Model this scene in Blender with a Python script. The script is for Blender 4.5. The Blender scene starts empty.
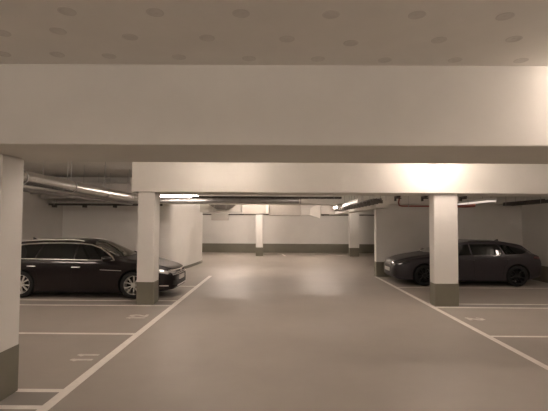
import bpy, bmesh, math, random
from mathutils import Vector, Matrix
from mathutils.bvhtree import BVHTree
random.seed(7)
S = bpy.context.scene
COL = S.collection
PI = math.pi

# ------------------------------------------------------------------ camera
EYE = 1.85
F = 430.0
cam_d = bpy.data.cameras.new('camera'); cam = bpy.data.objects.new('camera', cam_d); COL.objects.link(cam)
cam_d.sensor_width = 36.0; cam_d.lens = F/548.0*36.0; cam_d.clip_start = 0.05
pitch = math.atan(18.1/F); yaw = math.atan(2.0/F)
cam.matrix_world = (Matrix.Translation((0, 0, EYE)) @ Matrix.Rotation(yaw, 4, 'Z')
                    @ Matrix.Rotation(PI/2+pitch, 4, 'X') @ Matrix.Rotation(math.radians(0.32), 4, 'Z'))
S.camera = cam
# ------------------------------------------------------------------ world, view
w = bpy.data.worlds.new('world'); S.world = w; w.use_nodes = True
w.node_tree.nodes['Background'].inputs[0].default_value = (0.02, 0.018, 0.015, 1)
w.node_tree.nodes['Background'].inputs[1].default_value = 0.3
S.view_settings.view_transform = 'Standard'; S.view_settings.look = 'None'
S.view_settings.gamma = 1.0; S.view_settings.use_curve_mapping = False
S.view_settings.exposure = 2.05
LAMP_COL = (1.0, 0.835, 0.725)
# lamps of the garage, with unseen ones added for fill: centre x, y, z, length, direction of the tube, strength, suspension (0 = fixed to ceiling)
LAMPS = [
    (-3.02, 13.42, 2.700, 1.18, 'x', 18, 'white fluorescent tube lamp glowing beside the second left column, under the beam'),
    (3.56, 8.98, 3.270, 1.20, 'y', 34, 'fluorescent tube lamp washing the beam above the right column'),
    (3.45, 3.38, 3.210, 1.40, 'x', 24, 'fluorescent tube lamp on the ceiling by the right end of the nearest beam'),
    (2.30, 12.65, 2.500, 1.30, 'y', 0.25, 'tube lamp beside the toothed cable tray, nearest of three in line'),
    (2.32, 14.10, 2.500, 1.30, 'y', 0.9, 'tube lamp beside the toothed cable tray, middle one of three in line'),
    (2.34, 16.75, 2.500, 1.20, 'y', 8, 'tube lamp beside the toothed cable tray, farthest of three in line'),
    (-0.9, 16.95, 3.385, 1.50, 'y', 44, 'tube lamp on the ceiling facing the curved white wall'),
    (-2.3, 23.2, 3.385, 1.50, 'x', 90, 'tube lamp on the ceiling lighting the left of the far wall'),
    (2.3, 22.0, 3.385, 1.50, 'x', 70, 'tube lamp on the ceiling lighting the right of the far wall'),
    (-6.8, 7.6, 3.385, 1.50, 'x', 32, 'tube lamp on the ceiling above the empty left bays'),
    (-1.2, 6.3, 3.385, 1.50, 'y', 18, 'nearer added unseen tube lamp on the ceiling over the aisle, between the first and second beam'),  # unseen, added for floor light and a long pipe highlight
    (-1.2, 8.6, 3.385, 1.50, 'y', 18, 'farther added unseen tube lamp on the ceiling over the aisle, between the first and second beam'),  # unseen, added with its neighbour to brighten the aisle
    (5.8, 7.4, 3.385, 1.50, 'x', 9, 'tube lamp on the ceiling above the empty right bays'),
    (8.0, 11.58, 3.385, 1.00, 'y', 10, 'tube lamp on the ceiling above the rear of the grey car'),
    (1.2, 11.9, 3.385, 1.50, 'x', 14, 'added unseen tube lamp on the ceiling over the aisle, just behind the second beam'),  # unseen, added to brighten floor and columns behind the beam
    (-3.6, -1.2, 2.650, 1.50, 'x', 22, 'added unseen fill lamp hung left of the camera spot'),  # unseen fill, hung low to brighten the front ceiling
    (3.6, -1.2, 2.650, 1.50, 'x', 26, 'added unseen fill lamp hung right of the camera spot'),  # same low-hung fill on the right, never in view
    (0.0, -4.0, 2.800, 1.50, 'x', 48, 'added unseen fill lamp hung behind the camera spot'),  # added fill out of view, low enough to reach the ceiling
    (0.0, -8.5, 2.800, 1.50, 'x', 45, 'added unseen fill lamp hung far behind the camera spot'),  # rear fill light added out of view
]

# ------------------------------------------------------------------ materials
def mat(name, col, rough=0.6, metal=0.0, var=0.0, scale=3.0, bump=0.0, bscale=40.0, coat=0.0, spec=0.5, col2=None):
    m = bpy.data.materials.new(name); m.use_nodes = True
    nt = m.node_tree; b = nt.nodes['Principled BSDF']
    b.inputs['Base Color'].default_value = (*col, 1)
    b.inputs['Roughness'].default_value = rough
    b.inputs['Metallic'].default_value = metal
    b.inputs['Specular IOR Level'].default_value = spec
    b.inputs['Coat Weight'].default_value = coat
    b.inputs['Coat Roughness'].default_value = 0.05
    tc = nt.nodes.new('ShaderNodeTexCoord')
    if var > 0 or col2:
        n = nt.nodes.new('ShaderNodeTexNoise'); n.inputs['Scale'].default_value = scale
        n.inputs['Detail'].default_value = 6; n.inputs['Roughness'].default_value = 0.62
        nt.links.new(tc.outputs['Object'], n.inputs['Vector'])
        r = nt.nodes.new('ShaderNodeValToRGB')
        r.color_ramp.elements[0].position = 0.3; r.color_ramp.elements[1].position = 0.7
        c2 = col2 or tuple(c*(1-var) for c in col)
        r.color_ramp.elements[0].color = (*c2, 1); r.color_ramp.elements[1].color = (*col, 1)
        nt.links.new(n.outputs['Fac'], r.inputs['Fac']); nt.links.new(r.outputs['Color'], b.inputs['Base Color'])
    if bump > 0:
        n2 = nt.nodes.new('ShaderNodeTexNoise'); n2.inputs['Scale'].default_value = bscale
        n2.inputs['Detail'].default_value = 4
        nt.links.new(tc.outputs['Object'], n2.inputs['Vector'])
        bp = nt.nodes.new('ShaderNodeBump'); bp.inputs['Strength'].default_value = bump
        bp.inputs['Distance'].default_value = 0.01
        nt.links.new(n2.outputs['Fac'], bp.inputs['Height']); nt.links.new(bp.outputs['Normal'], b.inputs['Normal'])
    return m

def emis(name, col, strength):
    m = bpy.data.materials.new(name); m.use_nodes = True
    nt = m.node_tree; b = nt.nodes['Principled BSDF']
    b.inputs['Base Color'].default_value = (0.8, 0.8, 0.8, 1)
    b.inputs['Emission Color'].default_value = (*col, 1); b.inputs['Emission Strength'].default_value = strength
    return m

M = dict(
    paint=mat('white_paint', (0.72, 0.70, 0.66), 0.62, var=0.07, scale=1.3, bump=0.08, bscale=14),
    beam=mat('white_beam_paint', (0.70, 0.68, 0.63), 0.62, var=0.10, scale=0.9, bump=0.08, bscale=10),
    ceil=mat('ceiling_paint', (0.80, 0.775, 0.73), 0.8, var=0.06, scale=2.0, bump=0.15, bscale=60),
    stripe=mat('olive_grey_base_paint', (0.175, 0.165, 0.125), 0.45, var=0.10, scale=2.0),
    floor=mat('floor_coating', (0.37, 0.335, 0.293), 0.48, var=0.10, scale=0.8, bump=0.05, bscale=25, spec=0.25),
    floor2=mat('column_strip_coating', (0.30, 0.28, 0.25), 0.4, var=0.1, scale=1.5),
    line=mat('line_paint', (0.86, 0.82, 0.76), 0.5, var=0.12, scale=9),
    num=mat('number_paint', (0.72, 0.68, 0.62), 0.5, var=0.3, scale=14),
    anchor=mat('anchor_plastic', (0.68, 0.65, 0.61), 0.7, var=0.1),
    anchord=mat('anchor_recess', (0.48, 0.46, 0.42), 0.8, var=0.1),
    foil=mat('foil_cladding', (0.55, 0.53, 0.50), 0.27, 1.0, var=0.12, scale=7, bump=0.25, bscale=12),
    steel=mat('galvanised_steel', (0.42, 0.41, 0.40), 0.42, 0.8, var=0.2, scale=8),
    dark=mat('dark_metal', (0.06, 0.052, 0.045), 0.5, 0.4, var=0.2),
    tray=mat('brown_grey_steel', (0.13, 0.115, 0.10), 0.5, 0.3, var=0.2),
    duct=mat('duct_sheet', (0.50, 0.47, 0.43), 0.5, 0.25, var=0.12, scale=3),
    ductw=mat('white_duct', (0.70, 0.68, 0.63), 0.55, var=0.06),
    red=mat('red_pipe_paint', (0.33, 0.09, 0.07), 0.4, var=0.15),
    housing=mat('lamp_housing', (0.75, 0.74, 0.72), 0.5, var=0.03),
    carL=mat('brown_black_car_paint', (0.009, 0.006, 0.0065), 0.4, 0.0, var=0.05, coat=0.5, spec=0.12),
    carR=mat('dark_grey_car_paint', (0.040, 0.035, 0.041), 0.4, 0.2, var=0.05, coat=0.5, spec=0.2),
    glass=mat('tinted_glass', (0.006, 0.007, 0.006), 0.03, var=0.05, spec=0.4),
    screen=mat('windscreen_glass', (0.05, 0.056, 0.044), 0.04, var=0.05, spec=0.9, coat=1.0),
    chrome=mat('chrome', (0.85, 0.83, 0.80), 0.3, 1.0, var=0.03),
    plastic=mat('black_plastic', (0.014, 0.013, 0.013), 0.5, var=0.1),
    well=mat('wheel_well', (0.006, 0.006, 0.006), 0.9, var=0.1),
    tyre=mat('tyre_rubber', (0.006, 0.006, 0.006), 0.75, var=0.1),
    rimS=mat('silver_alloy', (0.75, 0.73, 0.70), 0.35, 0.5, var=0.04),
    rimK=mat('black_alloy', (0.005, 0.005, 0.006), 0.5, 0.0, var=0.04),
    lens=mat('lamp_lens', (0.7, 0.7, 0.7), 0.12, 0.5, var=0.2, scale=30, coat=1.0),
    lensd=mat('smoked_lamp_lens', (0.05, 0.05, 0.055), 0.08, 0.3, var=0.2, scale=30, coat=1.0),
    redl=mat('tail_lamp_red', (0.10, 0.008, 0.008), 0.1, var=0.1, coat=1.0),
    plate=mat('number_plate_white', (0.62, 0.60, 0.57), 0.35, var=0.03),
)

# ------------------------------------------------------------------ helpers
def obj(name, bm, m, parent=None, smooth=False, angle=35):
    bmesh.ops.recalc_face_normals(bm, faces=bm.faces[:])
    me = bpy.data.meshes.new(name); bm.to_mesh(me); bm.free()
    for mm in (m if isinstance(m, (list, tuple)) else [m]): me.materials.append(mm)
    if smooth:
        for p in me.polygons: p.use_smooth = True
        me.set_sharp_from_angle(angle=math.radians(angle))
    o = bpy.data.objects.new(name, me); COL.objects.link(o)
    if parent: o.parent = parent
    return o
def tag(o, label=None, cat=None, group=None, kind=None):
    if label: o['label'] = label
    if cat: o['category'] = cat
    if group: o['group'] = group
    if kind: o['kind'] = kind
    return o
def thing(name, loc, label, cat, group=None, rz=0.0):
    o = bpy.data.objects.new(name, None); COL.objects.link(o); o.empty_display_size = 0.1
    o.location = loc; o.rotation_euler = (0, 0, rz)
    return tag(o, label, cat, group)
def copy_tree(o, parent=None):
    c = o.copy(); COL.objects.link(c)
    if parent: c.parent = parent
    for ch in list(o.children): copy_tree(ch, c)
    return c
def bx(bm, x0, x1, y0, y1, z0, z1, bev=0.0):
    vs = [bm.verts.new((x, y, z)) for x in (x0, x1) for y in (y0, y1) for z in (z0, z1)]
    fs = [bm.faces.new([vs[i] for i in q]) for q in
          ((0, 1, 3, 2), (4, 6, 7, 5), (0, 4, 5, 1), (2, 3, 7, 6), (0, 2, 6, 4), (1, 5, 7, 3))]
    if bev > 0:
        es = list({e for f in fs for e in f.edges})
        bmesh.ops.bevel(bm, geom=es, offset=bev, segments=2, affect='EDGES')
    return bm
def box(name, x0, x1, y0, y1, z0, z1, m, parent=None, bev=0.0):
    return obj(name, bx(bmesh.new(), x0, x1, y0, y1, z0, z1, bev), m, parent)
def tube(bm, pts, r, n=16, cap=True):
    pts = [Vector(p) for p in pts]; rings = []
    up = Vector((0, 0, 1))
    for i, p in enumerate(pts):
        d = (pts[min(i+1, len(pts)-1)]-pts[max(i-1, 0)]).normalized()
        a = d.cross(up)
        if a.length < 1e-3: a = d.cross(Vector((1, 0, 0)))
        a.normalize(); b = d.cross(a)
        rr = r[i] if isinstance(r, (list, tuple)) else r
        rings.append([bm.verts.new(p+(a*math.cos(t)+b*math.sin(t))*rr) for t in (2*PI*k/n for k in range(n))])
    for A, B in zip(rings, rings[1:]):
        for k in range(n): bm.faces.new((A[k], A[(k+1) % n], B[(k+1) % n], B[k]))
    if cap: bm.faces.new(rings[0][::-1]); bm.faces.new(rings[-1])
    return bm
def lathe(bm, prof, n=32, axis='z', org=(0, 0, 0), close=False):
    org = Vector(org); rings = []
    for (r, h) in prof:
        ring = []
        for k in range(n):
            t = 2*PI*k/n; c, s = math.cos(t)*r, math.sin(t)*r
            v = {'z': (c, s, h), 'y': (c, h, s), 'x': (h, c, s)}[axis]
            ring.append(bm.verts.new(org+Vector(v)))
        rings.append(ring)
    pr = list(zip(rings, rings[1:]))
    if close: pr.append((rings[-1], rings[0]))
    for A, B in pr:
        for k in range(n): bm.faces.new((A[k], A[(k+1) % n], B[(k+1) % n], B[k]))
    if not close: bm.faces.new(rings[0][::-1]); bm.faces.new(rings[-1])
    return bm
def prism(bm, poly, z0, z1):
    a = [bm.verts.new((x, y, z0)) for x, y in poly]; b = [bm.verts.new((x, y, z1)) for x, y in poly]
    bm.faces.new(a[::-1]); bm.faces.new(b); n = len(poly)
    for k in range(n): bm.faces.new((a[k], a[(k+1) % n], b[(k+1) % n], b[k]))
    return bm

# ------------------------------------------------------------------ the room
XL, XR = -7.9, 8.72
YB, YF = -11.0, 27.5
BZ = 2.557                # underside of the beams
CF, CB = 3.285, 3.45      # insulated front ceiling, bare ceiling further in
YLW, YRW = 15.9, 15.3     # cross walls behind the two cars
SH = 0.52                 # height of the painted base band
def struct(o): o['kind'] = 'structure'; return o

floor = struct(box('floor', XL-0.3, XR+0.3, YB-0.3, YF+0.3, -0.2, 0, M['floor']))
struct(box('ceiling', XL-0.3, XR+0.3, 4.98, YF+0.3, CB, CB+0.2, M['ceil']))
struct(box('ceiling', XL-0.3, XR+0.3, YB-0.3, 3.84, CF, CF+0.4, M['ceil']))
def wall(name, *a):
    x0, x1, y0, y1 = a
    return struct(box(name, x0, x1, y0, y1, 0, 3.45, M['paint']))
wl = wall('wall_left', XL-0.25, XL, YB, YLW+0.1)
wr = wall('wall_right', XR, XR+0.25, YB, YRW+0.1)
wb = wall('wall_back', XL-0.25, XR+0.25, YB-0.25, YB)
wf = wall('wall_front', XL-0.25, XR+0.25, YF, YF+0.25)
wc = wall('wall_right_cross', 3.56, XR, YRW, YRW+0.3)
def band(name, parent, x0, x1, y0, y1, h=SH):
    o = box(name, x0, x1, y0, y1, 0.0, h, M['stripe'], parent); o['label'] = 'olive grey painted base band'; return o
band('base_band', wf, XL, XR, YF-0.006, YF+0.01, 0.57)
band('base_band', wc, 3.554, XR, YRW-0.006, YRW+0.306)
band('base_band', wr, XR-0.006, XR+0.01, YB, YRW)
band('base_band', wl, XL-0.01, XL+0.006, YB, YLW)
# left cross wall that turns into the long convex wall of the ramp core
R0 = 25.0; cx, cy = -3.5-R0, 20.5
curve = []
a0 = math.asin((16.35-cy)/R0); a1 = 0.0
for k in range(41):
    a = a0+(a1-a0)*k/40; curve.append((cx+R0*math.cos(a), cy+R0*math.sin(a)))
x0c, y0c = curve[0]
corner = []
for k in range(12):
    t = k/12.0; p0 = Vector((x0c-0.62, YLW)); p1 = Vector((x0c-0.06, YLW)); p2 = Vector((x0c, y0c))
    q = p0*(1-t)**2+p1*2*t*(1-t)+p2*t*t; corner.append((q.x, q.y))
outl = [(XL, YLW)]+corner+curve
inner = [(-3.62, 20.75), (-3.9, 20.9), (XL, 20.9)]
lc = struct(obj('wall_left_cross', prism(bmesh.new(), outl+inner, 0, 3.45), M['paint'], smooth=True, angle=30))
pl = [(x+0.03, y) for x, y in curve]
o = obj('plinth', prism(bmesh.new(), pl+[(x-0.02, y) for x, y in curve[::-1]], 0.0, 0.11), M['stripe'], lc)
o['label'] = 'thin dark plinth at the foot of the curved wall'

# beams
def beam(name, x0, x1, y0, y1, z1):
    return struct(box(name, x0, x1, y0, y1, BZ, z1, M['beam'], bev=0.008))
beam('trim_1', XL, XR, 3.84, 4.98, 3.5)
beam('trim_2', -3.29, XR, 9.75, 10.75, CB)
beam('trim_3', XL, XR, 15.05, 16.1, CB)

# columns
def column(x0, x1, y0, y1, label, top=BZ, sh=SH):
    c = thing('concrete_column', ((x0+x1)/2, (y0+y1)/2, 0), label, 'column')
    hx, hy = (x1-x0)/2, (y1-y0)/2
    box('shaft', -hx, hx, -hy, hy, 0, top, M['paint'], c, 0.012)
    b = box('base_band', -hx-0.004, hx+0.004, -hy-0.004, hy+0.004, 0.0, sh, M['stripe'], c, 0.01)
    b['label'] = 'olive grey painted foot of the column'
    return c
column(-3.23, -2.825, 4.39, 4.79, 'white concrete column with grey painted foot at the left edge, nearest of all')
column(-3.15, -2.77, 9.79, 10.24, 'white concrete column with grey foot standing in front of the dark estate car')
column(3.61, 4.15, 9.83, 10.15, 'white concrete column under the brightly lit beam in front of the grey car')
column(-1.14, -0.74, 24.6, 25.0, 'far slim white column left of the aisle centre, before the far wall', CB, 0.50)
column(4.22, 4.76, 24.6, 25.0, 'far white column beside the right wall end, before the far wall', CB, 0.50)
column(3.61, 4.15, 4.39, 4.79, 'white concrete column under the right end of the nearest beam')

# ------------------------------------------------------------------ floor markings (painted on the floor: parts of it)
def line(x0, y0, x1, y1, wd=0.10, name='parking_line', m='line'):
    d = Vector((x1-x0, y1-y0)).normalized()*wd/2; n = Vector((-d.y, d.x))
    bm = prism(bmesh.new(), [(x0+n.x, y0+n.y), (x1+n.x, y1+n.y), (x1-n.x, y1-n.y), (x0-n.x, y0-n.y)], 0.0, 0.003)
    return obj(name, bm, M[m], floor)
AL, AR = -2.29, 3.53
line(AL, -4, AL, 15.2, 0.115); line(AR, -4, AR, 15.25, 0.10)
for y in (-0.95, 1.90, 4.37, 4.80, 7.24, 9.70, 10.32, 12.68): line(XL, y, AL-0.0575, y, 0.085)
for y in (-0.95, 1.90, 4.37, 4.80, 7.24, 9.70, 10.13, 12.72): line(AR+0.05, y, XR, y, 0.075)
for s, (xa, xb) in enumerate(((XL, AL-0.06), (AR+0.05, XR))):
    for ya, yb in ((4.42, 4.76), (9.75, 10.08)):
        b = box('column_strip', xa, xb, ya, yb, 0.0, 0.0015, M['floor2'], floor)
for x0, y0, x1, y1 in ((-0.95, 25.8, -0.6, 24.9), (0.4, 26.2, 0.55, 24.6), (0.15, 26.6, 0.4, 26.2), (3.2, 26.3, 4.1, 24.9)):
    line(x0, y0, x1, y1, 0.12)

def number(txt, cx, cy, side, hgt=0.34, wd=0.19, m='num'):
    """bay number painted on the floor, read when facing the bay (side -1 left, +1 right)"""
    seg = {'1': [((.34, .86), (.5, 1.0)), ((.5, 1.0), (.5, 0))],
           '2': [((.05, .8), (.3, 1)), ((.3, 1), (.75, 1)), ((.75, 1), (.95, .78)), ((.95, .78), (.9, .58)), ((.9, .58), (.05, 0)), ((.05, 0), (.95, 0))],
           '0': [((.3, 1), (.7, 1)), ((.7, 1), (.95, .7)), ((.95, .7), (.95, .3)), ((.95, .3), (.7, 0)), ((.7, 0), (.3, 0)), ((.3, 0), (.05, .3)), ((.05, .3), (.05, .7)), ((.05, .7), (.3, 1))]}
    bm = bmesh.new(); n = len(txt)
    for i, ch in enumerate(txt):
        for si, (a, b) in enumerate(seg[ch]):
            P = []
            for (u, v) in (a, b):
                uu = (i-n/2+0.5)*wd*1.35+(u-.5)*wd; vv = (v-.5)*hgt
                # facing -x: up = -x, right = +y ; facing +x: up = +x, right = -y
                P.append(Vector((cx+side*vv, cy-side*uu)))
            d = (P[1]-P[0]).normalized()*0.03; nn = Vector((-d.y, d.x))*1.0
            prism(bm, [tuple(P[0]-d+nn), tuple(P[1]+d+nn), tuple(P[1]+d-nn), tuple(P[0]-d-nn)], 0.0, 0.003+0.0004*si)
    return obj('bay_number', bm, M[m], floor)
number('11', -2.61, 5.98, -1, 0.23, 0.16)
number('12', -2.72, 8.55, -1, 0.30, 0.14)
number('2', 3.93, 8.55, 1, 0.26, 0.18)
number('1', 3.93, 6.02, 1, 0.26, 0.18)

# ------------------------------------------------------------------ ceiling anchors (round insulation fixings)
bm = bmesh.new()
lathe(bm, [(0.0605, 0.0), (0.0605, -0.0015), (0.053, -0.0035), (0.046, -0.003), (0.040, -0.001), (0.012, -0.001), (0.008, -0.0025), (0.001, -0.0025)], 28)
anchor = obj('insulation_anchor', bm, M['anchor'], smooth=True)
rows = [(2.95, [-2.02, -1.43, -0.835, -0.24, 0.375, 0.97, 1.58, 2.2]),
        (3.22, [-2.06, -1.64, -1.09, -0.51, 0.085, 0.565, 1.245, 1.80]),
        (3.66, [-2.33, -1.86, -1.42, -0.825, -0.23, 0.37, 0.93, 1.53, 2.095]),
        (2.36, [-1.9, -1.3, -0.7, -0.1, 0.5, 1.1, 1.7])]
px_rows = [[(67, 11.5), (155, 12.5), (241, 13.5), (331, 14.5), (417, 15), (505, 16.5)],
           [(2, 33), (58, 31), (130, 37), (207, 38), (287, 39), (351, 43), (439, 40), (514, 39)],
           [(3, 54), (57, 54.5), (109, 56), (179, 57), (249, 58.5), (318, 59), (385, 60), (455, 60), (521, 60.5)]]
roll = math.radians(0.32)
ys = [2.90, 3.20, 3.52]
k = 0
first = True
# measured positions on the ceiling, metres
pts = []
for row in px_rows:
    for (u, v) in row:
        du, dv = u-274, v-205.5
        uu = du*math.cos(roll)+dv*math.sin(roll); vv = -du*math.sin(roll)+dv*math.cos(roll)
        d = Matrix.Rotation(yaw, 3, 'Z') @ Matrix.Rotation(PI/2+pitch, 3, 'X') @ Vector((uu/F, -vv/F, -1))
        t = (CF-EYE)/d.z
        pts.append((round(d.x*t, 3), round(d.y*t, 3)))
order = ['first', 'second', 'third', 'fourth', 'fifth', 'sixth', 'seventh', 'eighth', 'ninth']
lab = []
for ri, row in enumerate(px_rows):
    rn = ['row farthest from the beam', 'middle row', 'row beside the beam'][ri]
    for i in range(len(row)): lab.append('round ceiling anchor, %s from left, %s' % (order[i], rn))
for i, (x, y) in enumerate(pts):
    a = anchor if i == 0 else anchor.copy()
    if i: COL.objects.link(a)
    a.location = (x, y, CF); a.rotation_euler = (0, 0, random.uniform(0, 6))
    tag(a, lab[i], 'ceiling anchor', 'round insulation anchors in the front ceiling')

# ------------------------------------------------------------------ lamps
def lamp(x, y, z, L, ax, st, label):
    t = thing('tube_lamp', (x, y, z), label, 'lamp', None, 0 if ax == 'x' else PI/2)
    box('housing', -L/2-0.03, L/2+0.03, -0.045, 0.045, 0.02, 0.06, M['housing'], t, 0.006)
    bm = bmesh.new(); tube(bm, [(-L/2, 0, -0.012), (L/2, 0, -0.012)], 0.026, 14)
    obj('tube', bm, emis('tube_glow', LAMP_COL, st), t, True)
    for s in (-1, 1): box('end_cap', s*(L/2+0.013)-0.014, s*(L/2+0.013)+0.014, -0.034, 0.034, -0.042, 0.022, M['housing'], t, 0.004)
    ztop = CF if y < 3.84 else CB
    if ztop-z > 0.12:
        for s in (-1, 1):
            bm = bmesh.new(); tube(bm, [(s*L*0.36, 0, 0.06), (s*L*0.36, 0, ztop-z)], 0.006, 6)
            obj('hanger_rod', bm, M['steel'], t)
    return t
for a in LAMPS: lamp(*a)

# ------------------------------------------------------------------ pipes, trays, ducts under the ceiling
def rods(t, xs, ys, z, ztop, r=0.006):
    for x in xs:
        for y in ys:
            bm = bmesh.new(); tube(bm, [(x, y, z), (x, y, ztop)], r, 6); obj('hanger_rod', bm, M['steel'], t)
def clampring(bm, c, r, ax, wd=0.03):
    c = Vector(c); n = 20
    lathe(bm, [(r, -wd/2), (r+0.008, -wd/2), (r+0.008, wd/2), (r, wd/2)], n, ax, c, True)
# foil clad duct pipe
t = thing('foil_clad_pipe', (-4.36, 9.4, 2.615), 'thick shiny foil-clad pipe running above the dark estate car', 'pipe')
bm = bmesh.new()
pts_ = [(0, -4.45+0.5*k, 0) for k in range(19)]
tube(bm, pts_, 0.125, 28)
obj('pipe', bm, M['foil'], t, True, 60)
for y in (-3.9, -2.1, -0.3, 1.5, 3.3):
    bm = bmesh.new(); clampring(bm, (0, y, 0), 0.125, 'y'); obj('pipe_clamp', bm, M['steel'], t)
    rods(t, [0], [y], 0.125, CB-2.615)
t = thing('grey_service_pipe', (-4.78, 9.6, 2.47), 'thin grey pipe running left of the foil-clad pipe', 'pipe')
bm = bmesh.new(); tube(bm, [(0, -4.6, 0), (0, 4.6, 0)], 0.042, 16); obj('pipe', bm, M['steel'], t, True)
for y in (-4, -1.9, 0.2, 2.3, 4.2):
    bm = bmesh.new(); clampring(bm, (0, y, 0), 0.042, 'y'); obj('pipe_clamp', bm, M['steel'], t); rods(t, [0], [y], 0.042, CB-2.47)
t = thing('grey_service_pipe', (-5.35, 9.6, 2.62), 'grey pipe close below the ceiling, leftmost over the estate car', 'pipe')
bm = bmesh.new(); tube(bm, [(0, -4.6, 0), (0, 4.6, 0)], 0.06, 16); obj('pipe', bm, M['duct'], t, True)
for y in (-4, -1.9, 0.2, 2.3, 4.2):
    bm = bmesh.new(); clampring(bm, (0, y, 0), 0.06, 'y'); obj('pipe_clamp', bm, M['steel'], t); rods(t, [0], [y], 0.06, CB-2.62)
# cross pipe across the aisle
t = thing('cross_pipe', (-1.0, 14.0, 2.585), 'long grey pipe crossing the aisle just behind the glowing tube lamp', 'pipe')
bm = bmesh.new(); tube(bm, [(-3.2, 0, 0), (1.75, 0, 0)], 0.08, 20); obj('pipe', bm, M['steel'], t, True)
for x in (-2.9, -1.4, 0.2, 1.8):
    bm = bmesh.new(); clampring(bm, (x, 0, 0), 0.08, 'x'); obj('pipe_clamp', bm, M['steel'], t); rods(t, [x], [0], 0.08, CB-2.585)
# pipe, and a grey duct added to darken the ceiling, before the third beam
t = thing('air_duct', (-5.75, 14.5, 2.66), 'wide grey duct shape added to darken the ceiling behind the pipes over the estate car', 'duct')
box('duct', -2.1, 1.95, -0.25, 0.25, 0, 0.5, M['duct'], t, 0.01)
for x in (-1.2, 0.0, 1.2): box('flange', x-0.02, x+0.02, -0.28, 0.28, -0.03, 0.53, M['steel'], t)
rods(t, [-1.6, 1.5], [-0.2, 0.2], 0.5, CB-2.66)
t = thing('grey_service_pipe', (-6.0, 13.75, 2.80), 'grey pipe crossing high over the estate car before the wide duct', 'pipe')
bm = bmesh.new(); tube(bm, [(-1.88, 0, 0), (0.45, 0, 0)], 0.05, 16); obj('pipe', bm, M['steel'], t, True)
for x in (-1.5, 0.3):
    bm = bmesh.new(); clampring(bm, (x, 0, 0), 0.05, 'x'); obj('pipe_clamp', bm, M['steel'], t); rods(t, [x], [0], 0.05, CB-2.80)
# cable trays
def tray(loc, L, ax, label, wd=0.2, h=0.05, teeth=0, m='dark', ztop=CB, tooth_h=0.05, step=0.3):
    t = thing('cable_tray', loc, label, 'cable tray', None, 0 if ax == 'x' else PI/2)
    bm = bmesh.new()
    bx(bm, -L/2, L/2, -wd/2, -wd/2+0.004, 0, h); bx(bm, -L/2, L/2, wd/2-0.004, wd/2, 0, h)
    k = -L/2+0.05
    while k < L/2: bx(bm, k, k+0.025, -wd/2, wd/2, 0.0, 0.006); k += 0.15
    obj('tray', bm, M[m], t)
    bm = bmesh.new()
    for j in range(5):
        y = -wd/2+0.03+j*(wd-0.06)/4
        tube(bm, [(-L/2+0.25*i, y+random.uniform(-.008, .008), 0.02+0.01*random.random()) for i in range(int(L/0.25)+1)], 0.011, 6)
    obj('cable', bm, M['plastic'], t, True)
    if teeth:
        k = -L/2+0.15
        while k < L/2:
            b = box('cross_bracket', k, k+0.045, -wd/2-0.06, wd/2+0.06, -tooth_h, 0, M[m], t); k += step
    n = max(2, int(L/1.6)+(2 if L > 5 else 0))
    for i in range(n):
        x = -L/2+0.2+i*(L-0.4)/(n-1)
        if ax == 'y' and 14.95 < loc[1]+x < 16.2: continue
        for s in (-1, 1): rods(t, [x], [s*(wd/2+0.01)], -0.005, ztop-loc[2], 0.007)
    return t
tray((-0.25, 11.2, 2.505), 3.9, 'x', 'dark cable tray crossing the aisle right behind the second beam', 0.16, 0.05)
tray((2.66, 15.2, 2.485), 8.0, 'y', 'dark toothed cable tray running along the right of the aisle', 0.20, 0.04, 1, m='tray', tooth_h=0.085, step=0.5)
tray((-5.9, 14.86, 2.44), 3.9, 'x', 'dark cable tray on the wall high above the dark estate car', 0.16, 0.07, 1, tooth_h=0.07, step=1.05)
tray((7.9, 13.55, 2.50), 2.3, 'y', 'dark cable tray above the rear of the grey car', 0.3, 0.11)
# white box duct beside the red pipe; emission added so it looks lit
t = thing('glowing_box_duct', (6.02, 13.1, 2.50), 'narrow white box duct with a glow added to look lit, right of the red pipe', 'lamp')
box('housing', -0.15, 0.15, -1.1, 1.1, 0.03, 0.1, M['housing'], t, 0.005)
box('glow_underside', -0.14, 0.14, -1.08, 1.08, 0.0, 0.032, emis('added_duct_glow', LAMP_COL, 0.16), t, 0.008)
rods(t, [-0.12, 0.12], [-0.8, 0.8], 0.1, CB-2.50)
# red sprinkler pipe
t = thing('red_pipe', (4.9, 13.0, 2.40), 'thin red sprinkler pipe passing behind the right column', 'pipe')
bm = bmesh.new()
tube(bm, [(-1.36, -0.9, 0.30), (-1.33, -0.6, 0.25), (-1.27, -0.25, 0.10), (-1.20, -0.08, 0.02), (-1.1, 0, 0), (-0.3, 0, 0), (0.5, 0, 0.0), (1.02, 0, 0.02)], 0.023, 12)
obj('pipe', bm, M['red'], t, True, 60)
bm = bmesh.new(); tube(bm, [(0.50, 0, 0.0), (0.85, 0, 0.01), (1.10, 0, 0.03)], [0.035, 0.05, 0.05], 14); obj('coupling', bm, M['red'], t, True)
for x in (-0.9, 0.1, 0.9):
    bm = bmesh.new(); clampring(bm, (x, 0, 0.0), 0.024, 'x', 0.025); obj('pipe_clamp', bm, M['steel'], t); rods(t, [x], [0], 0.024, CB-2.40, 0.005)
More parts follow.
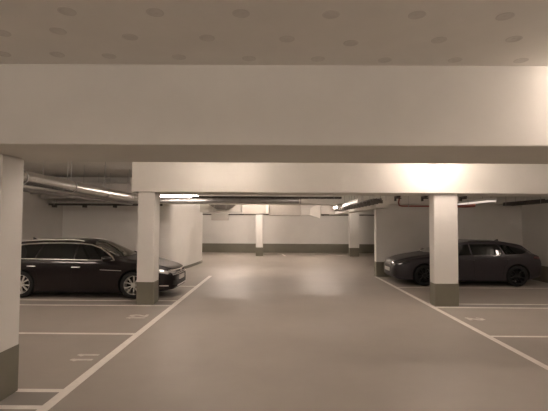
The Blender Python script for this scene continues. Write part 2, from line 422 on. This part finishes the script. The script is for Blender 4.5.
# duct run at the far end
t = thing('air_duct', (0, 18.0, 2.2), 'grey sheet-metal air duct run crossing the aisle before the far columns', 'duct')
box('duct_section', -1.36, -0.42, -0.3, 0.3, 0.03, 0.52, M['duct'], t, 0.01)
box('duct_section', -0.30, 1.02, -0.25, 0.3, -0.02, 0.50, M['duct'], t, 0.01)
box('flange', -0.42, -0.30, -0.36, 0.36, 0.06, 0.44, M['ductw'], t, 0.006)
bm = bmesh.new()
def ring4(x, z0, z1, hy): return [bm.verts.new((x, sy*hy, z)) for sy, z in ((-1, z0), (1, z0), (1, z1), (-1, z1))]
rr = [ring4(1.02, 0.0, 0.26, 0.2), ring4(1.42, 0.0, 0.26, 0.2), ring4(1.80, -0.12, 0.48, 0.33), ring4(1.84, -0.12, 0.48, 0.33)]
for A, B in zip(rr, rr[1:]):
    for q in range(4): bm.faces.new((A[q], A[(q+1) % 4], B[(q+1) % 4], B[q]))
bm.faces.new(rr[0]); bm.faces.new(rr[-1][::-1])
o = obj('reducer', bm, M['ductw'], t); o['label'] = 'white flaring duct reducer'
box('duct_box', 1.84, 2.42, -0.4, 0.4, 0.05, 0.95, M['duct'], t, 0.01)
rods(t, [-1.2, -0.55, 0.1, 0.9], [-0.2, 0.2], 0.5, CB-2.2)
rods(t, [2.1], [-0.3, 0.3], 0.95, CB-2.2)
# white duct to the right running along the aisle
t = thing('white_duct', (3.12, 18.1, 2.33), 'long white rectangular duct under the toothed cable tray on the right', 'duct')
box('duct', -0.2, 0.2, -5.5, 5.5, 0, 0.21, M['ductw'], t, 0.008)
rods(t, [-0.18, 0.18], [-5.2, -3.6, -1.2, 1, 3.2, 5.2], 0.21, CB-2.33)
# left ductwork, pale, with dark canopy and small box
t = thing('air_duct', (-2.4, 19.0, 2.28), 'pale air duct at the far left of the aisle, above the small hanging box', 'duct')
box('duct', -0.92, 0.86, -0.3, 0.3, 0.05, 0.40, M['ductw'], t, 0.01)
bm = bmesh.new(); q_ = [[bm.verts.new((x, y, z)) for x, z in ((-0.5, 0.37), (0.66, 0.37), (0.36, 0.18), (-0.12, 0.16))] for y in (-0.62, -0.31)]
bm.faces.new(q_[0]); bm.faces.new(q_[1][::-1])
for k in range(4): bm.faces.new((q_[0][k], q_[0][(k+1) % 4], q_[1][(k+1) % 4], q_[1][k]))
o = obj('deflector', bm, M['tray'], t)
rods(t, [-0.8, 0.7], [-0.2, 0.2], 0.4, CB-2.28)
t = thing('hanging_box', (-2.33, 17.9, 1.97), 'small grey box hanging at the far left of the aisle', 'box')
box('casing', -0.35, 0.35, -0.1, 0.1, 0, 0.29, M['duct'], t, 0.01)
rods(t, [-0.25, 0.25], [0], 0.29, CB-1.97)
# pipe along the far wall
t = thing('wall_pipe', (0, YF-0.12, 2.42), 'thin dark pipe running along the top of the far wall', 'pipe')
bm = bmesh.new(); tube(bm, [(-7.8, 0, 0), (8.0, 0, 0)], 0.035, 10); obj('pipe', bm, M['dark'], t, True)
for x in range(-7, 8, 2): box('bracket', x-0.02, x+0.02, -0.02, 0.12, -0.06, 0.0, M['dark'], t)
# clamps under the second beam
for i, (x, lb) in enumerate(((3.73, 'small dark pipe clamp under the second beam, left of the right column'),
                             (4.70, 'small dark pipe clamp under the second beam, right of the right column'),
                             (3.05, 'small dark pipe clamp under the second beam above the aisle line'))):
    t = thing('beam_clamp', (x, 10.9, BZ-0.06), lb, 'clamp')
    bm = bmesh.new(); bx(bm, -0.05, 0.03, -0.25, 0.02, 0.02, 0.06); bx(bm, -0.05, -0.02, -0.08, 0.02, -0.06, 0.02); bx(bm, -0.04, 0.12, -0.03, 0.0, 0.0, 0.025)
    obj('bracket', bm, M['dark'], t)

# ------------------------------------------------------------------ cars
def pchip(keys):
    keys = sorted(keys); X = [k[0] for k in keys]; Y = [k[1] for k in keys]; n = len(X)
    h = [X[i+1]-X[i] for i in range(n-1)]; d = [(Y[i+1]-Y[i])/h[i] for i in range(n-1)]
    m = [d[0]]+[0.0 if d[i-1]*d[i] <= 0 else (h[i-1]+h[i])*3/((2*h[i]+h[i-1])/d[i-1]+(h[i]+2*h[i-1])/d[i]) for i in range(1, n-1)]+[d[-1]]
    def f(x):
        if x <= X[0]: return Y[0]
        if x >= X[-1]: return Y[-1]
        i = max(j for j in range(n-1) if X[j] <= x); t = (x-X[i])/h[i]
        return (Y[i]*(1+2*t)*(1-t)**2+m[i]*h[i]*t*(1-t)**2+Y[i+1]*t*t*(3-2*t)+m[i+1]*h[i]*t*t*(t-1))
    return f
def smooth_poly(P, sub=4, tens=0.42):
    out = []
    n = len(P)
    for i in range(n-1):
        p0, p1, p2, p3 = P[max(i-1, 0)], P[i], P[i+1], P[min(i+2, n-1)]
        for k in range(sub):
            t = k/sub; t2, t3 = t*t, t*t*t
            out.append(tuple((2*t3-3*t2+1)*p1[a]+(t3-2*t2+t)*tens*(p2[a]-p0[a])+(-2*t3+3*t2)*p2[a]+(t3-t2)*tens*(p3[a]-p1[a]) for a in (0, 1)))
    out.append(P[-1]); return out

def car(sp):
    root = thing('car', (0, 0, 0), sp['label'], 'car')
    top, belt, hw, rw, bot = (pchip(sp[k]) for k in ('top', 'belt', 'hw', 'rw', 'bot'))
    x0, x1 = sp['tail'], sp['nose']
    N = 96; xs = [x0+(x1-x0)*(0.5-0.5*math.cos(PI*i/N))*1.0 for i in range(N+1)]
    xs = sorted(set(round(0.55*x+0.45*(x0+(x1-x0)*i/N), 4) for i, x in enumerate(xs)))
    bm = bmesh.new(); rings = []
    for x in xs:
        T, B, W, R, Z = top(x), belt(x), hw(x), rw(x), bot(x)
        B = min(B, T-0.02); h = T-B; hh = B-Z
        ct = min(0.065, h*0.45)
        P = [(0, Z), (W*0.62, Z), (W*0.90, Z+0.015), (W*0.975, Z+0.07*hh/0.7), (W*0.985, Z+0.25*hh), (W*0.998, Z+0.48*hh),
             (W, Z+0.66*hh), (W*0.996, Z+0.82*hh), (W*0.986, Z+0.90*hh), (W*0.962, Z+0.965*hh), (W*0.945, B),
             ((W*0.945)*0.72+R*0.28, B+(h-ct)*0.30), ((W*0.945)*0.38+R*0.62, B+(h-ct)*0.66), (R, T-ct), (R*0.93, T-ct*0.45), (R*0.72, T-ct*0.16), (R*0.4, T-ct*0.04), (0, T)]
        P = smooth_poly(P, 3)
        full = P+[(-y, z) for y, z in P[-2:0:-1]]
        rings.append([bm.verts.new((x, y, z)) for y, z in full])
    n = len(rings[0])
    for A, B_ in zip(rings, rings[1:]):
        for k in range(n): bm.faces.new((A[k], A[(k+1) % n], B_[(k+1) % n], B_[k]))
    bm.faces.new(rings[0][::-1]); bm.faces.new(rings[-1])
    bmesh.ops.recalc_face_normals(bm, faces=bm.faces[:])
    tree = BVHTree.FromBMesh(bm)
    body = obj('body', bm, [sp['paint'], M['well']], root, True, 40)
    # wheel wells
    cb = bmesh.new()
    for ax in sp['axles']:
        for s in (-1, 1):
            lathe(cb, [(sp['arch'], s*0.60), (sp['arch'], s*1.2)], 40, 'y', (ax, 0, sp['wr']+0.01))
    bmesh.ops.recalc_face_normals(cb, faces=cb.faces[:])
    cut = obj('cutter', cb, [M['well']])
    md = body.modifiers.new('b', 'BOOLEAN'); md.object = cut; md.operation = 'DIFFERENCE'; md.solver = 'EXACT'; md.material_mode = 'TRANSFER'
    dg = bpy.context.evaluated_depsgraph_get(); dg.update()
    me = bpy.data.meshes.new_from_object(body.evaluated_get(dg)); body.modifiers.clear(); body.data = me
    for p in me.polygons: p.use_smooth = True
    me.set_sharp_from_angle(angle=math.radians(40))
    cm = cut.data; bpy.data.objects.remove(cut); bpy.data.meshes.remove(cm)
    def hit(a, b, view, s):
        if view == 'side': o_, d_ = Vector((a, s*2, b)), Vector((0, -s, 0))
        elif view == 'top': o_, d_ = Vector((a, b, 3)), Vector((0, 0, -1))
        elif view == 'front': o_, d_ = Vector((4, a, b)), Vector((-1, 0, 0))
        else: o_, d_ = Vector((-4, a, b)), Vector((1, 0, 0))
        r = tree.ray_cast(o_, d_)
        if r[0] is None:
            r = tree.find_nearest(Vector((a, s*0.8, b)) if view == 'side' else (Vector((a, b, 1.2)) if view == 'top' else Vector((x1 if view == 'front' else x0, a, b))))
        nn = r[1]
        if nn.dot(d_) > 0: nn = -nn
        return r[0], nn
    def panel(name, poly, m, view='side', s=1, off=0.004, thick=0.012, step=0.05, parent=None):
        b = bmesh.new()
        b.faces.new([b.verts.new((p[0], p[1], 0)) for p in poly])
        for a in (0, 1):
            lo, hi = min(p[a] for p in poly), max(p[a] for p in poly); k = math.ceil(lo/step)*step+1e-4
            while k < hi:
                co = Vector((0, 0, 0)); co[a] = k; no = Vector((0, 0, 0)); no[a] = 1
                bmesh.ops.bisect_plane(b, geom=b.verts[:]+b.edges[:]+b.faces[:], plane_co=co, plane_no=no); k += step
        ps = {}
        for v in b.verts:
            p, nn = hit(v.co.x, v.co.y, view, s); ps[v] = (p, nn)
        base = b.faces[:]
        ext = bmesh.ops.duplicate(b, geom=b.verts[:]+b.edges[:]+b.faces[:])
        vm = ext['vert_map']
        bd = [e for f in base for e in f.edges if len(e.link_faces) == 1]
        for v, (p, nn) in ps.items():
            v.co = p+nn*off; vm[v].co = p+nn*(off-thick)
        for e in set(bd):
            a_, c_ = e.verts
            try: b.faces.new((a_, c_, vm[c_], vm[a_]))
            except ValueError: pass
        return obj(name, b, m, parent or root, True, 50)
    def strip(name, pl, wd, m, view='side', s=1, off=0.006, **k):
        pl = [Vector(p) for p in pl]; L_, R_ = [], []
        for i, p in enumerate(pl):
            d = (pl[min(i+1, len(pl)-1)]-pl[max(i-1, 0)]).normalized(); nrm = Vector((-d.y, d.x))*wd/2
            L_.append(tuple(p+nrm)); R_.append(tuple(p-nrm))
        # build as one ribbon of quads
        b = bmesh.new(); va = []; fine = []
        for i in range(len(pl)-1):
            q = max(1, int((pl[i+1]-pl[i]).length/0.05))
            for j in range(q):
                t_ = j/q; fine.append((Vector(L_[i]).lerp(Vector(L_[i+1]), t_), Vector(R_[i]).lerp(Vector(R_[i+1]), t_)))
        fine.append((Vector(L_[-1]), Vector(R_[-1])))
        for (l, r) in fine:
            (pa, na), (pb, nb) = hit(l.x, l.y, view, s), hit(r.x, r.y, view, s)
            va.append([b.verts.new(pa+na*off), b.verts.new(pb+nb*off), b.verts.new(pb-nb*0.006), b.verts.new(pa-na*0.006)])
        for A, B2 in zip(va, va[1:]):
            for q in range(4): b.faces.new((A[q], A[(q+1) % 4], B2[(q+1) % 4], B2[q]))
        b.faces.new(va[0]); b.faces.new(va[-1][::-1])
        return obj(name, b, m, root, True, 50)
    # wheels
    wr_ = sp['wr']; tw = 0.205
    b = bmesh.new()
    lathe(b, [(wr_*0.70, -tw/2+0.01), (wr_*0.86, -tw/2), (wr_*0.955, -tw/2+0.012), (wr_, -tw/2+0.04), (wr_, tw/2-0.04), (wr_*0.955, tw/2-0.012), (wr_*0.86, tw/2), (wr_*0.70, tw/2-0.01)], 40, 'y', close=True)
    tyre_me = obj('wheel', b, M['tyre'], None, True, 40)
    b = bmesh.new()
    # outward = -y ; barrel, lip, hub and spokes
    lathe(b, [(wr_*0.715, -0.092), (wr_*0.715, 0.09), (wr_*0.66, 0.09), (wr_*0.655, -0.06), (wr_*0.675, -0.092)], 40, 'y', close=True)
    lathe(b, [(0.055, -0.088), (0.062, -0.075), (0.062, -0.02), (0.02, -0.02), (0.02, -0.09)], 20, 'y', close=True)
    lathe(b, [(0.03, -0.092), (0.03, -0.03)], 14, 'y')
    ns = sp['spokes']
    for k_ in range(ns):
        for dd in (-1, 1):
            a = 2*PI*k_/ns; sa = a+dd*PI/ns*0.46
            pa = Vector((math.cos(a+dd*0.16)*0.055, -0.075, math.sin(a+dd*0.16)*0.055)); pb = Vector((math.cos(sa)*wr_*0.67, -0.084, math.sin(sa)*wr_*0.67))
            dr = (pb-pa).normalized(); sd = dr.cross(Vector((0, 1, 0))).normalized()
            q = []
            for p_, ww in ((pa, 0.010), (pb, 0.017)):
                q.append([b.verts.new(p_+sd*ww+Vector((0, -0.006, 0))), b.verts.new(p_-sd*ww+Vector((0, -0.006, 0))), b.verts.new(p_-sd*ww+Vector((0, 0.03, 0))), b.verts.new(p_+sd*ww+Vector((0, 0.03, 0)))])
            for e in range(4): b.faces.new((q[0][e], q[0][(e+1) % 4], q[1][(e+1) % 4], q[1][e]))
            b.faces.new(q[0]); b.faces.new(q[1][::-1])
    rim = obj('rim', b, sp['rim'], tyre_me, True, 30)
    b = bmesh.new(); lathe(b, [(0.001, -0.005), (wr_*0.5, -0.005), (wr_*0.5, 0.01), (0.001, 0.01)], 28, 'y')
    disc = obj('brake_disc', b, M['well'], tyre_me)
    tyre_me.parent = root
    i = 0
    for ax in sp['axles']:
        for s in (-1, 1):
            wo = tyre_me if i == 0 else copy_tree(tyre_me, root)
            wo.location = (ax, s*(sp['W']-0.125), wr_); wo.rotation_euler = (0, 0.2*i, 0 if s < 0 else PI)
            i += 1
    # glazing, trims, lamps on both sides
    for s in (-1, 1):
        for nm, poly in sp['side_windows']: panel(nm, poly, M['glass'], 'side', s)
        if sp.get('belt_trim'):
            strip('window_trim', sp['belt_trim'], 0.016, sp['trim_mat'], 'side', s, 0.011)
            strip('window_trim', sp['top_trim'], 0.022, sp['trim_mat'], 'side', s, 0.011)
        if sp.get('sill_trim'): strip('sill_trim', sp['sill_trim'], 0.02, sp['trim_mat'], 'side', s, 0.008)
        for sm in sp['seams']: strip('door_seam', sm, 0.008, M['well'], 'side', s, 0.001)
        for (hx, hz) in sp['handles']:
            p, nn = hit(hx, hz, 'side', s); b = bmesh.new()
            tube(b, [(hx-0.10, p.y-s*0.004, hz), (hx-0.085, p.y+s*0.022, hz+0.002), (hx, p.y+s*0.032, hz+0.004), (hx+0.085, p.y+s*0.022, hz+0.002), (hx+0.10, p.y-s*0.004, hz)], 0.012, 8)
            o_ = obj('door_handle', b, sp['handle_mat'], root, True)
        # mirror
        mx, mz = sp['mirror']; p, nn = hit(mx, mz-0.02, 'side', s); b = bmesh.new()
        prof = [(-0.085, .06), (-0.07, .085), (-0.02, .095), (0.04, .085), (0.09, .05), (0.105, .02)]
        rg = []
        for (dx, hr) in prof:
            rg.append([b.verts.new((mx+dx, p.y+s*(0.13+math.cos(t_)*0.115*(hr/.095)), mz+0.035+math.sin(t_)*hr*0.78)) for t_ in (2*PI*q/16 for q in range(16))])
        for A, B2 in zip(rg, rg[1:]):
            for q in range(16): b.faces.new((A[q], A[(q+1) % 16], B2[(q+1) % 16], B2[q]))
        b.faces.new(rg[0][::-1]); b.faces.new(rg[-1])
        mo = obj('wing_mirror', b, sp['paint'], root, True)
        b = bmesh.new(); bx(b, mx-0.03, mx+0.05, p.y-s*0.01 if s > 0 else p.y-0.07, p.y+0.07 if s > 0 else p.y+0.01, mz-0.03, mz, 0.006); obj('mirror_stalk', b, M['plastic'], mo)
        b = bmesh.new(); ys_ = sorted((p.y+s*0.05, p.y+s*0.225)); bx(b, mx-0.088, mx-0.084, ys_[0], ys_[1], mz-0.015, mz+0.085); obj('mirror_glass', b, M['chrome'], mo)
        if sp.get('rails'):
            ra, rb = sp['rails']; b = bmesh.new(); R_ = rw(0)*0.93
            zz = lambda x_: tree.ray_cast(Vector((x_, s*R_, 3)), Vector((0, 0, -1)))[0].z
            n_ = 14; pp = []
            for j in range(n_+1):
                x_ = ra+(rb-ra)*j/n_; lift = sp['lift'] if 0 < j < n_ else 0.0
                pp.append((x_, s*R_, zz(x_)+lift))
            tube(b, pp, 0.012, 8); obj('roof_rail', b, sp['rail_mat'], root, True)
        panel('headlight', [(a_*1.0, z_) for a_, z_ in sp['head_side']], sp['lens'], 'side', s, 0.005, step=0.03)
        panel('headlight', [(s*a_, z_) for a_, z_ in sp['head_front']], sp['lens'], 'front', s, 0.005, step=0.03)
        panel('tail_lamp', sp['tail_side'], M['redl'], 'side', s, 0.005, step=0.03)
        panel('tail_lamp', [(s*a_, z_) for a_, z_ in sp['tail_back']], M['redl'], 'back', s, 0.005, step=0.03)
        for g in sp['front_side_grilles']: panel('air_intake', [(s*a_, z_) for a_, z_ in g], M['plastic'], 'front', s, 0.004, step=0.04)
        if sp.get('lower_bar'): strip('bumper_trim', [(2.22, .315), (2.02, .325)], 0.024, M['chrome'], 'side', s, 0.012)
        if sp.get('wing_strip'): strip('wing_bright_line', sp['wing_strip'], 0.014, M['chrome'], 'side', s, 0.01)  # narrow bright strip along the front wing
    sx = sp['screen']; panel('windscreen', sx, M['screen'], 'top', 1, 0.004, step=0.06)
    panel('rear_window', sp['rear_screen'], M['glass'], 'back', 1, 0.004, step=0.06)
    panel('grille', sp['grille'], M['plastic'], 'front', 1, 0.004, step=0.04)
    for st in sp['grille_bars']: strip('grille_bar', st, 0.016, sp['bar_mat'], 'front', 1, 0.012)
    panel('lower_grille', sp['lower_grille'], M['plastic'], 'front', 1, 0.004, step=0.04)
    panel('number_plate', [(-0.26, sp['plate_z']-0.055), (0.26, sp['plate_z']-0.055), (0.26, sp['plate_z']+0.055), (-0.26, sp['plate_z']+0.055)], M['plate'], 'front', 1, 0.02, 0.03, 0.08)
    panel('number_plate', [(-0.26, 0.80), (0.26, 0.80), (0.26, 0.91), (-0.26, 0.91)], M['plate'], 'back', 1, 0.012, 0.02, 0.08)
    if sp.get('lower_bar'): strip('bumper_trim', sp['lower_bar'], 0.018, M['chrome'], 'front', 1, 0.012)
    # badge ring
    if sp.get('badge'):
        c_, _ = hit(0, sp['badge'], 'front', 1); b = bmesh.new()
        lathe(b, [(0.044, -0.004), (0.056, -0.004), (0.056, 0.008), (0.044, 0.008)], 24, 'x', (c_.x+0.008, 0, sp['badge']), True)
        obj('badge', b, M['chrome'], root, True)
    # bonnet shut line, aerial fin, rear wiper-less spoiler
    for s in (-1, 1): strip('bonnet_seam', [(sp['nose']-0.22, s*0.60), (sp['nose']-0.6, s*0.70), (sp['screen'][0][0]+0.05, s*0.76)], 0.008, M['well'], 'top', 1, 0.001)
    fx = sp['fin']; c_ = tree.ray_cast(Vector((fx, 0, 3)), Vector((0, 0, -1)))[0]; b = bmesh.new()
    a_ = [b.verts.new(v) for v in ((fx+0.09, 0, c_.z-0.004), (fx-0.07, 0.022, c_.z-0.004), (fx-0.07, -0.022, c_.z-0.004), (fx-0.07, 0, c_.z+0.058), (fx-0.03, 0, c_.z+0.05))]
    for f_ in ((0, 1, 2), (0, 4, 1), (0, 2, 4), (4, 3, 1), (4, 2, 3), (1, 3, 2)): b.faces.new([a_[q] for q in f_])
    obj('aerial_fin', b, sp['paint'], root)
    return root

passat = dict(
    label='dark brown-black estate car with chrome window trim and silver wheels parked on the left',
    nose=2.36, tail=-2.50, W=0.915, wr=0.335, arch=0.375, axles=(1.395, -1.395), spokes=5,
    top=[(2.36, .55), (2.34, .64), (2.30, .70), (2.2, .755), (2.0, .82), (1.7, .89), (1.4, .945), (1.15, .985), (1.0, 1.02), (0.85, 1.10), (0.5, 1.285), (0.25, 1.395), (0.0, 1.452), (-.35, 1.478), (-.9, 1.474), (-1.5, 1.445), (-1.95, 1.39), (-2.08, 1.345), (-2.3, 1.12), (-2.42, .96), (-2.47, .84), (-2.5, .66)],
    belt=[(2.36, .48), (2.3, .60), (2.2, .66), (2.0, .735), (1.7, .815), (1.4, .87), (1.1, .905), (.8, .925), (0, .94), (-1, .955), (-2, .975), (-2.3, .96), (-2.42, .90), (-2.47, .78), (-2.5, .58)],
    hw=[(2.36, .46), (2.34, .58), (2.30, .68), (2.22, .765), (2.1, .825), (1.9, .872), (1.6, .90), (1.2, .912), (0, .916), (-1.2, .914), (-1.9, .895), (-2.25, .85), (-2.4, .79), (-2.47, .70), (-2.5, .60)],
    rw=[(2.36, .34), (2.3, .52), (2.1, .64), (1.5, .71), (1.0, .73), (.6, .67), (.2, .615), (-.3, .60), (-1.5, .59), (-2.05, .575), (-2.3, .60), (-2.45, .58), (-2.5, .48)],
    bot=[(2.36, .26), (2.3, .20), (2.1, .17), (1.0, .115), (-1.0, .115), (-2.2, .22), (-2.4, .29), (-2.5, .36)],
    paint=M['carL'], rim=M['rimS'], trim_mat=M['chrome'], handle_mat=M['chrome'], wing_strip=[(1.10, .695), (.58, .715)], rail_mat=M['chrome'], lens=M['lens'], bar_mat=M['chrome'],
    side_windows=[('front_window', [(-.07, .965), (.86, .95), (.78, 1.02), (.62, 1.13), (.44, 1.235), (.24, 1.31), (.0, 1.345), (-.06, 1.35)]),
                  ('rear_window', [(-1.02, .975), (-.12, .965), (-.11, 1.35), (-.5, 1.362), (-.92, 1.35), (-.98, 1.2)]),
                  ('quarter_window', [(-1.86, 1.01), (-1.78, .985), (-1.08, .977), (-1.02, 1.2), (-.97, 1.345), (-1.3, 1.33), (-1.62, 1.29), (-1.74, 1.2)])],
    belt_trim=[(.90, .935), (0, .951), (-1.0, .962), (-1.80, .972), (-1.89, 1.0)],
    top_trim=[(.90, .935), (.83, 1.005), (.66, 1.13), (.47, 1.25), (.25, 1.33), (0, 1.363), (-.5, 1.377), (-1.0, 1.365), (-1.35, 1.342), (-1.66, 1.302), (-1.78, 1.2), (-1.89, 1.0)],
    seams=[[(1.0, .86), (.98, .5), (.93, .27)], [(-.10, .94), (-.12, .6), (-.14, .27)], [(-1.08, .95), (-1.1, .75), (-.98, .62), (-.93, .27)]],
    handles=[(-.02, .775), (-1.12, .79)], mirror=(.77, .955), rails=(.02, -1.85), lift=0.012, fin=-1.55,
    head_side=[(1.92, .66), (2.20, .60), (2.26, .655), (2.1, .70), (1.88, .745)],
    head_front=[(.42, .585), (.66, .60), (.72, .66), (.66, .70), (.42, .675)],
    tail_side=[(-2.05, .86), (-2.38, .80), (-2.4, .90), (-2.15, .94)], tail_back=[(.42, .80), (.74, .80), (.72, .92), (.42, .90)],
    front_side_grilles=[[(.47, .30), (.68, .32), (.66, .43), (.47, .42)]],
    screen=[(1.02, 0), (1.0, .4), (.93, .68), (.32, .585), (.22, .3), (.20, 0), (.22, -.3), (.32, -.585), (.93, -.68), (1.0, -.4)],
    rear_screen=[(-.55, 1.03), (.55, 1.03), (.50, 1.30), (-.50, 1.30)],
    grille=[(-.42, .545), (.42, .545), (.42, .675), (-.42, .675)],
    grille_bars=[[(-.66, .575), (0, .57), (.66, .575)], [(-.42, .61), (.42, .61)], [(-.62, .685), (0, .668), (.62, .685)]],
    lower_grille=[(-.45, .29), (.45, .29), (.45, .40), (-.45, .40)], lower_bar=[(-.42, .285), (0, .28), (.42, .285)],
    plate_z=.475, badge=.625)
leon = dict(
    label='dark grey estate car with black wheels parked nose to the aisle on the right',
    nose=2.29, tail=-2.40, W=0.90, wr=0.325, arch=0.365, axles=(1.39, -1.39), spokes=5,
    top=[(2.29, .56), (2.27, .655), (2.22, .73), (2.1, .79), (1.9, .855), (1.6, .92), (1.3, .965), (1.12, 1.0), (.95, 1.07), (.6, 1.245), (.35, 1.345), (.1, 1.40), (-.3, 1.435), (-.9, 1.43), (-1.4, 1.40), (-1.78, 1.345), (-1.86, 1.31), (-2.1, 1.12), (-2.25, .98), (-2.33, .86), (-2.38, .76), (-2.40, .60)],
    belt=[(2.29, .50), (2.22, .66), (2.1, .70), (1.9, .77), (1.6, .845), (1.3, .89), (1.0, .915), (0, .93), (-1, .955), (-1.8, 1.0), (-2.1, .98), (-2.25, .92), (-2.33, .80), (-2.38, .68), (-2.40, .54)],
    hw=[(2.29, .44), (2.27, .55), (2.22, .66), (2.12, .755), (1.95, .82), (1.7, .865), (1.4, .89), (1, .90), (-1.1, .90), (-1.7, .885), (-2.1, .83), (-2.28, .76), (-2.37, .66), (-2.40, .56)],
    rw=[(2.29, .32), (2.2, .52), (2.0, .63), (1.5, .69), (1.0, .71), (.6, .645), (.2, .60), (-.3, .585), (-1.3, .56), (-1.85, .52), (-2.1, .57), (-2.3, .56), (-2.40, .45)],
    bot=[(2.29, .27), (2.2, .20), (2.0, .16), (1.0, .135), (-1.0, .135), (-2.1, .22), (-2.3, .30), (-2.40, .36)],
    paint=M['carR'], rim=M['rimK'], trim_mat=M['plastic'], handle_mat=M['carR'], rail_mat=M['plastic'], lens=M['lensd'], bar_mat=M['dark'],
    side_windows=[('front_window', [(-.02, .955), (.93, .94), (.85, 1.0), (.66, 1.11), (.45, 1.21), (.22, 1.28), (.0, 1.305)]),
                  ('rear_window', [(-.98, .975), (-.07, .957), (-.05, 1.307), (-.4, 1.318), (-.86, 1.31), (-.93, 1.2)]),
                  ('quarter_window', [(-1.72, 1.085), (-1.55, 1.01), (-1.04, .98), (-.98, 1.2), (-.91, 1.305), (-1.15, 1.29), (-1.4, 1.25), (-1.6, 1.17)])],
    seams=[[(1.03, .85), (1.0, .5), (.95, .26)], [(-.05, .93), (-.07, .6), (-.1, .26)], [(-1.03, .95), (-1.08, .75), (-.98, .62), (-.92, .26)]],
    handles=[(.02, .80), (-1.02, .83)], mirror=(.82, .95), rails=(-.05, -1.55), lift=0.012, fin=-1.18,
    head_side=[(1.80, .735), (2.13, .635), (2.19, .68), (2.08, .74), (1.9, .775)],
    head_front=[(.40, .635), (.62, .645), (.70, .71), (.60, .73), (.40, .69)],
    tail_side=[(-2.0, .86), (-2.27, .82), (-2.27, .90), (-2.05, .93)], tail_back=[(.05, .84), (.66, .84), (.64, .91), (.05, .90)],
    front_side_grilles=[[(.45, .28), (.66, .30), (.66, .44), (.5, .42)]],
    screen=[(1.13, 0), (1.10, .4), (1.02, .655), (.40, .57), (.31, .3), (.29, 0), (.31, -.3), (.40, -.57), (1.02, -.655), (1.10, -.4)],
    rear_screen=[(-.5, 1.05), (.5, 1.05), (.44, 1.24), (-.44, 1.24)],
    grille=[(-.36, .50), (.36, .50), (.42, .60), (.38, .67), (-.38, .67), (-.42, .60)],
    grille_bars=[[(-.4, .55), (.4, .55)], [(-.41, .61), (.41, .61)]],
    lower_grille=[(-.5, .26), (.5, .26), (.45, .38), (-.45, .38)],
    plate_z=.455)
def pull(keys, a, dx, dz=None):
    return [((x+dx*min(1, (a-x)/0.3), z) if x < a else (x, z)) for x, z in keys]
for k_ in ('top', 'belt', 'hw', 'rw', 'bot'): leon[k_] = pull(leon[k_], -1.7, 0.14)
leon['tail'] = leon['tail']+0.14
for k_ in ('tail_side',): leon[k_] = [(x+0.14, z) for x, z in leon[k_]]
leon['top'] = [(x, z-0.03*max(0, min(1, (1.1-x)/0.6))*(1 if x > -1.9 else 0.4)) for x, z in leon['top']]
leon['top'] = [(x, z-0.05*max(0, min(1, (-0.9-x)/0.8))*(1 if x > -1.95 else 0.6)) for x, z in leon['top']]
leon['side_windows'] = [(n_, [(x, z-0.045*max(0, min(1, (-0.9-x)/0.8))*max(0, (z-1.0)/0.3)) for x, z in p_]) for n_, p_ in leon['side_windows']]
leon['side_windows'] = [(n_, [(x, z-0.028*max(0, (z-1.0)/0.3)) for x, z in p_]) for n_, p_ in leon['side_windows']]
passat['top'] = [(x, z-0.02*max(0, min(1, (1.0-x)/0.6))*(1 if x > -2.1 else 0.3)) for x, z in passat['top']]
passat['side_windows'] = [(n_, [(x, z-0.018*max(0, (z-1.0)/0.3)) for x, z in p_]) for n_, p_ in passat['side_windows']]
passat['top_trim'] = [(x, z-0.018*max(0, (z-1.0)/0.3)) for x, z in passat['top_trim']]
c1 = car(passat); c1.scale = (1, 1, 0.985); c1.location = (-4.84, 11.42, 0); c1.rotation_euler = (0, 0, math.radians(-1.0))
c2 = car(leon); c2.location = (5.88, 13.88, 0); c2.rotation_euler = (0, 0, PI); c2.scale = (1, 1, 0.975)
